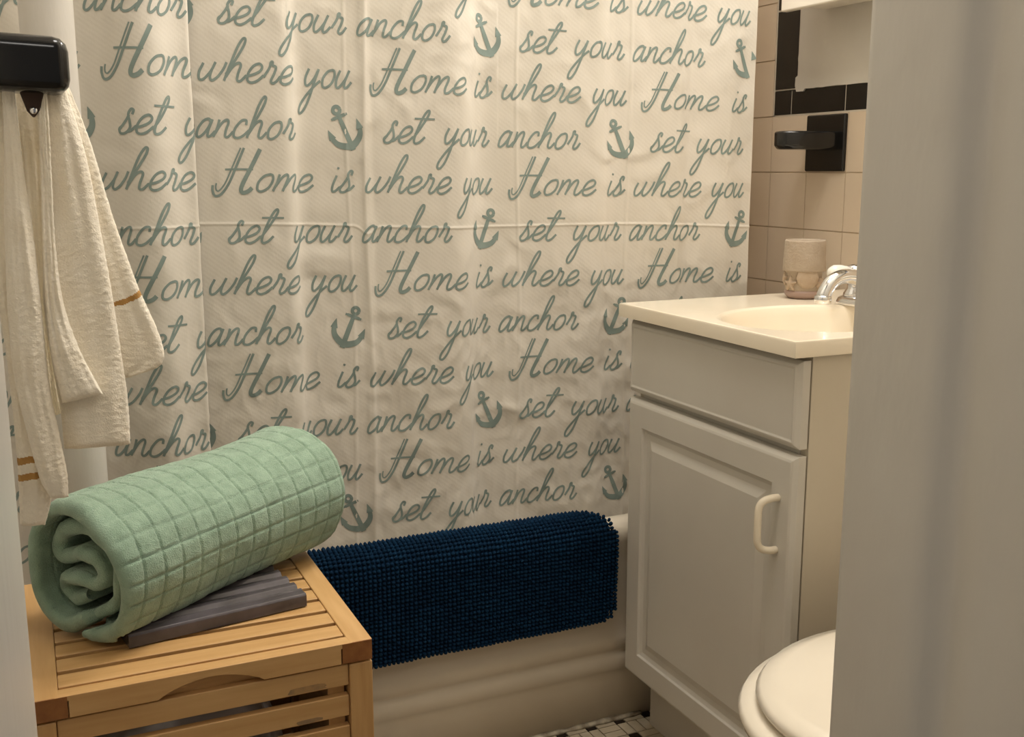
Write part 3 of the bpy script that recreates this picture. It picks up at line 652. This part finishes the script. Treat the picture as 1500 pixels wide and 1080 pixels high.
for k in range(12):
    z0 = z1-0.0243
    if z0 < 0.04: break
    obj('front_slat', bx((HX0+SW+0.0145, HY0+0.004, z0), (HX1-SW-0.001, HY0+0.014, z1)), M['wood'], ham, bevel=0.0012)
    obj('side_slat', bx((HX1-0.014, HY0+0.0305, z0), (HX1-0.004, HY1-0.0305, z1)), M['woods'], ham, bevel=0.0012)
    obj('side_slat', bx((HX0+0.004, HY0+0.0305, z0), (HX0+0.014, HY1-0.0305, z1)), M['woods'], ham, bevel=0.0012)
    obj('back_slat', bx((HX0+SW+0.0145, HY1-0.014, z0), (HX1-SW-0.001, HY1-0.004, z1)), M['wood'], ham, bevel=0.0012)
    z1 = z0-0.0115
obj('side_baffle', bx((HX1-0.0185, HY0+0.031, 0.062), (HX1-0.0145, HY1-0.031, bz-0.002)), M['woods'], ham)  # added baffle, blocks view and light through the right side slats
obj('inner_rail', bx((HX0+SW+0.0145, HY0+0.0146, bz-0.03), (HX1-SW-0.023, HY0+0.020, LZ+0.017)), M['wood'], ham)
obj('cleat', bx((HX1-SW-0.022, HY0+0.0142, 0.03), (HX1-SW-0.004, HY0+0.026, bz-0.002)), M['woody'], ham)
obj('base_board', bx((HX0+0.015, HY0+0.015, 0.05), (HX1-0.015, HY1-0.015, 0.06)), M['wood'], ham)
def residue(x0, x1, z0, z1):
    pts = []
    for k in range(24):
        a = 2*math.pi*k/24; pts.append(((x0+x1)/2+(x1-x0)/2*math.copysign(abs(math.cos(a))**0.5, math.cos(a))*(1+0.12*random.uniform(-1, 1)), (z0+z1)/2+(z1-z0)/2*math.copysign(abs(math.sin(a))**0.5, math.sin(a))*(1+0.12*random.uniform(-1, 1))))
    bm = bmesh.new(); prism(bm, pts, 'y', HY0+0.0037, HY0+0.0041); r_ = obj('sticker_residue', bm, M['residue'], ham); r_['label'] = 'greyish sticker residue'
residue(-1.172, -1.130, 0.4505, 0.4575); residue(-1.164, -1.136, 0.4145, 0.419)
# pale plastic bag seen through the slats
v, f = [], []
n1, n2 = 40, 24
for j in range(n2+1):
    for i in range(n1):
        a = 2*math.pi*i/n1; t = j/n2; r = math.sin(math.pi*min(max(t, 0.02), 0.98))**0.35
        q = 1+0.10*noise.noise((math.cos(a)*3, math.sin(a)*3, t*9))
        v.append((-1.266+0.120*r*q*math.copysign(abs(math.cos(a))**0.6, math.cos(a)), 1.262+0.134*r*q*math.copysign(abs(math.sin(a))**0.6, math.sin(a)), 0.0615+0.395*t))
for j in range(n2):
    for i in range(n1): f.append((j*n1+i, j*n1+(i+1) % n1, (j+1)*n1+(i+1) % n1, (j+1)*n1+i))
f.append(tuple(range(n1))[::-1]); f.append(tuple(range(n2*n1, n2*n1+n1)))
tag(pydata('plastic_bag', v, f, M['film']), 'shiny pale plastic bag glimpsed through the front slats of the hamper', 'bag')

# ---------------------------------------------------------------- ribbed slab
sl = bmesh.new(); A = Vector((-1.321, 1.189)); B = Vector((-1.122, 1.222)); ex = (B-A).normalized(); ey = Vector((-ex.y, ex.x)); Ls, Ds = (B-A).length, 0.155
prof = [(0, 0.0004)]
prof = [(0.0, 0.0004), (0.0, 0.0135), (0.002, 0.016), (0.012, 0.016), (0.015, 0.0175), (0.018, 0.0165)]
yy = 0.02
while yy < Ds-0.02:
    prof += [(yy, 0.0125), (yy+0.006, 0.0125), (yy+0.010, 0.0170), (yy+0.017, 0.0175), (yy+0.021, 0.0160)]; yy += 0.0245
prof += [(Ds, 0.016), (Ds, 0.0004)]
rings = []
for t in (0, Ls*0.33, Ls*0.66, Ls):
    rings.append([(A.x+ex.x*t+ey.x*p, A.y+ex.y*t+ey.y*p, HZ+h_) for p, h_ in prof])
loft(sl, rings)
tag(obj('ribbed_tray', sl, M['slab'], bevel=0.0008), 'dark grey ribbed plastic tray lying flat on the hamper lid', 'tray')

# ---------------------------------------------------------------- rolled green towel
C1 = Vector((-1.366, 1.222, 0.5790)); C2 = Vector((-1.078, 1.424, 0.5860)); AX = (C2-C1); LT = AX.length; AX.normalize()
BV = Vector((AX.y, -AX.x, 0)).normalized(); ZV = Vector((0, 0, 1))
# spiral centre line in (b,z): from the outer flap inwards
TH = 0.017
RR_ = 0.0665
key = [(a*RR_, b*RR_) for a, b in (
 (0.02, -0.99), (0.42, -0.93), (0.80, -0.66), (1.0, -0.2), (1.0, 0.25), (0.78, 0.68), (0.32, 0.95), (-0.22, 1.0), (-0.70, 0.86), (-1.02, 0.50), (-1.10, 0.05), (-1.04, -0.42), (-0.80, -0.78), (-0.40, -0.92), (0.04, -0.72),
 (0.42, -0.48), (0.62, -0.08), (0.58, 0.30), (0.30, 0.56), (-0.15, 0.62), (-0.58, 0.52), (-0.82, 0.26), (-0.74, 0.05), (-0.46, 0.10), (-0.16, 0.22), (0.14, 0.18), (0.26, -0.04), (0.12, -0.22), (-0.22, -0.18), (-0.56, -0.24), (-0.70, -0.44), (-0.46, -0.58), (-0.10, -0.44))]
line = catmull([(a, b, 0) for a, b in key], 18)
sacc = [0]
for a, b in zip(line, line[1:]): sacc.append(sacc[-1]+(b-a).length)
GR = 0.0265
def groove(x):
    d = abs((x/GR+0.5) % 1-0.5)*GR
    return math.exp(-(d/0.0012)**2)
SOUT = sacc[18*14]
TA, TEX, TEY, TLS, TDS = A, ex, ey, Ls, Ds
v, f = [], []
na = 240; nr = 6
loopn = None
for i, p in enumerate(line):
    d = (line[min(i+1, len(line)-1)]-line[max(i-1, 0)]).normalized(); nn = Vector((d.y, -d.x, 0))
    if i == 0: pass
    s = sacc[i]; loop = []
    endtaper = min(1, s/0.008)**0.5 if s < 0.008 else 1
    endtaper = max(endtaper, 0.6)
    a0 = 0.006*noise.noise((s*9, 0, 1))+(0.0 if s < SOUT else 0.014)+0.004*math.sin(s*30)
    if s > SOUT: a0 += 0.009*noise.noise((s*25, 3, 1))
    a1 = LT+0.004*noise.noise((s*9, 5, 1))-(0.0 if s < SOUT else 0.012)
    h = TH/2*endtaper
    prof_ = []
    for k in range(na+1): prof_.append((a0+h+(a1-a0-2*h)*k/na, 1.0, 0))
    for k in range(1, nr): a = math.pi/2-math.pi*k/nr; prof_.append((a1-h+h*math.cos(a), math.sin(a), 1))
    for k in range(na+1): prof_.append((a1-h-(a1-a0-2*h)*k/na, -1.0, 0))
    for k in range(1, nr): a = -math.pi/2-math.pi*k/nr; prof_.append((a0+h+h*math.cos(a), math.sin(a), 1))
    for (ax, nf, e) in prof_:
        t = ax/LT
        tap = 1.04+0.02*t+0.02*math.sin(t*7+1)
        # soft rounding at the ends of the roll
        ed = min(ax, LT-ax); 
        if ed < 0.02 and s < SOUT: tap *= 1-0.04*((0.02-ed)/0.02)**2
        hh = h
        if not e and nf > 0 and s < SOUT: hh = h-0.0024*max(groove(ax+0.004), groove(s*GR/0.0212))
        elif not e: hh = h-0.0012*max(groove(ax+0.004), groove(s+0.01))
        q = p*tap+nn*(nf*hh)
        lump = 0.003*noise.noise((q.x*22, q.y*22, ax*14))+0.001*noise.noise((q.x*60, q.y*60, ax*40))+0.0005*noise.noise((q.x*190, q.y*190, ax*190))
        q = q+nn*(nf*lump)
        zz = q.y
        W_ = C1+AX*ax+BV*q.x; rel = Vector((W_.x-TA.x, W_.y-TA.y)); on_ = -0.01 < rel.dot(TEX) < TLS+0.004 and -0.004 < rel.dot(TEY) < TDS+0.004
        floor_ = (0.5190 if on_ else 0.5012)-C1.z-AX.z*ax-0.004
        if zz < floor_+0.004: zz = floor_+0.004+(zz-floor_-0.004)*0.02
        loop.append(C1+AX*ax+BV*q.x+ZV*zz)
    loopn = len(loop); v += loop
for i in range(len(line)-1):
    for k in range(loopn): f.append((i*loopn+k, i*loopn+(k+1) % loopn, (i+1)*loopn+(k+1) % loopn, (i+1)*loopn+k))
f.append(tuple(range(loopn))); f.append(tuple(range((len(line)-1)*loopn, len(line)*loopn))[::-1])
tag(pydata('rolled_towel', v, f, M['green']), 'thick sage green towel with a square grid, rolled up on the hamper', 'towel')

# ---------------------------------------------------------------- towel hook and hanging cream towels
hk = thing('towel_hook', 'glossy black rounded towel holder above the hanging cream towels', 'towel holder', (-1.40, 1.07, 1.09))
bm = bmesh.new(); box(bm, (XL+0.0005, 1.060, 1.0655), (-1.3425, 1.112, 1.1125)); 
for vv in bm.verts:
    vv.co.z -= 0.06*(vv.co.x+1.40)*0.6
obj('holder_arm', bm, M['black_tile'], hk, bevel=0.012)
bm = bmesh.new(); prism(bm, [(-1.384, 1.070), (-1.362, 1.070), (-1.368, 1.050), (-1.373, 1.044), (-1.378, 1.050)], 'y', 1.082, 1.10); br = obj('bracket', bm, M['dark'], hk, bevel=0.002)
bm = bmesh.new(); lathe(bm, [(0.0015, -0.0015), (0.003, -0.001), (0.003, 0.001)], (-1.373, 1.0815, 1.050), 14, 'y'); obj('screw', bm, M['chrome'], br, smooth=True)
CAM = Vector((-1.38972619, 0.06207426, 1.00014658))
def px(u, v_, y):
    d = Fv+Rv*((u-750)/F_PX)+Uv*((540-v_)/F_PX); t = (y-CAM.y)/d.y; p = CAM+d*t; return (p.x, p.z)
class Cloth:
    def __init__(s): s.v = []; s.f = []; s.mi = []
    def panel(s, L, R, y, bulge=0.012, th=0.006, stripes=(), nu=36, nv=420, wave=0.0015, seed=0, lean=0.0, skew=0.0, hem=True):
        # L, R: outline points (pixel u, v) read off at depth y -> real x,z; rounded cross-section
        Lp = [px(a, b, y) for a, b in L]; Rp = [px(a, b, y) for a, b in R]
        def at(P, t):
            q = t*(len(P)-1); i = min(int(q), len(P)-2); C = [Vector((a, b, 0)) for a, b in P]
            p1, p2 = C[i], C[i+1]; p0 = C[i-1] if i else p1*2-p2; p3 = C[i+2] if i+2 < len(C) else p2*2-p1; k = q-i
            return 0.5*((2*p1)+(p2-p0)*k+(2*p0-5*p1+4*p2-p3)*k*k+(3*p1-p0-3*p2+p3)*k**3)
        b0 = len(s.v); n = 2*nu
        for j in range(nv+1):
            t = j/nv; l, r = at(Lp, t), at(Rp, t); wd = (r-l).length
            bl = min(bulge, wd*0.5)
            for k in range(n):
                a = 2*math.pi*k/n; c, sn = math.cos(a), math.sin(a)
                uu = 0.5-0.5*math.copysign(abs(c)**0.85, c)
                p = l+(r-l)*uu
                edge = abs(sn)**0.55
                front = sn < 0
                yo = -edge*bl if front else edge*th
                hz = 1.0
                if t > 0.965 and hem: hz = math.sqrt(max(0.0, 1-((t-0.965)/0.035)**2))*0.75+0.25
                yo *= hz
                yo += wave*noise.noise((uu*5+seed, p.y*14, seed))*2+lean*t
                xo = wave*noise.noise((p.y*11, seed+3, uu*2))+0.0004*noise.noise((p.x*300, p.y*300, seed))
                yo += 0.0006*noise.noise((p.x*260, p.y*260, seed+9))
                s.v.append((p.x+xo, y+yo, p.y))
        for j in range(nv):
            zt = j/nv; m_ = 0
            for k in range(n):
                uu = 0.5-0.5*math.cos(2*math.pi*(k+0.5)/n); m_ = 1 if any(a <= zt+skew*uu <= b for a, b in stripes) else 0
                s.f.append((b0+j*n+k, b0+j*n+(k+1) % n, b0+(j+1)*n+(k+1) % n, b0+(j+1)*n+k)); s.mi.append(m_)
        s.f.append(tuple(b0+k for k in range(n))); s.mi.append(0); s.f.append(tuple(b0+nv*n+k for k in range(n))[::-1]); s.mi.append(0)
    def build(s, name): return pydata(name, s.v, s.f, [M['cream'], M['gold']], None, True, s.mi)
c = Cloth()
c.panel([(-14, 120), (-12, 300), (-4, 440), (14, 560), (22, 640), (28, 720), (30, 768)], [(20, 120), (30, 300), (44, 440), (60, 560), (70, 640), (76, 720), (66, 768)], 1.108, 0.010, 0.006, stripes=((0.724, 0.744), (0.772, 0.792)), skew=0.02, seed=2)
c.panel([(20, 125), (34, 250), (52, 400), (62, 520), (78, 610)], [(62, 125), (68, 250), (70, 400), (80, 520), (94, 604)], 1.142, 0.003, 0.004, seed=21)
c.panel([(2, 120), (5, 220), (8, 330), (10, 440), (22, 560), (40, 640), (58, 700), (76, 730)], [(20, 120), (31, 220), (46, 330), (60, 440), (72, 560), (88, 640), (98, 690), (100, 728)], 1.088, 0.026, 0.012, seed=5)
tag(c.build('cream_towel'), 'longer cream towel, leftmost of the two hanging from the black holder', 'towel')
c = Cloth()
c.panel([(66, 125), (90, 220), (110, 320), (130, 420), (145, 500), (150, 556)], [(100, 125), (134, 215), (164, 310), (198, 410), (240, 522), (192, 552)], 1.124, 0.010, 0.006, stripes=((0.668, 0.681),), skew=0.045, seed=8)
c.panel([(56, 125), (62, 250), (64, 380), (64, 440), (78, 540), (88, 600), (94, 657)], [(94, 125), (126, 230), (146, 330), (164, 430), (178, 520), (188, 590), (191, 650)], 1.108, 0.014, 0.008, seed=11)
c.panel([(52, 125), (57, 200), (60, 280), (63, 360), (64, 440), (74, 520), (92, 590)], [(68, 125), (73, 200), (77, 280), (82, 360), (92, 440), (116, 510), (150, 577)], 1.088, 0.012, 0.012, seed=14)
tag(c.build('cream_towel'), 'shorter cream towel with a gold band, rightmost of the two hanging from the black holder', 'towel')
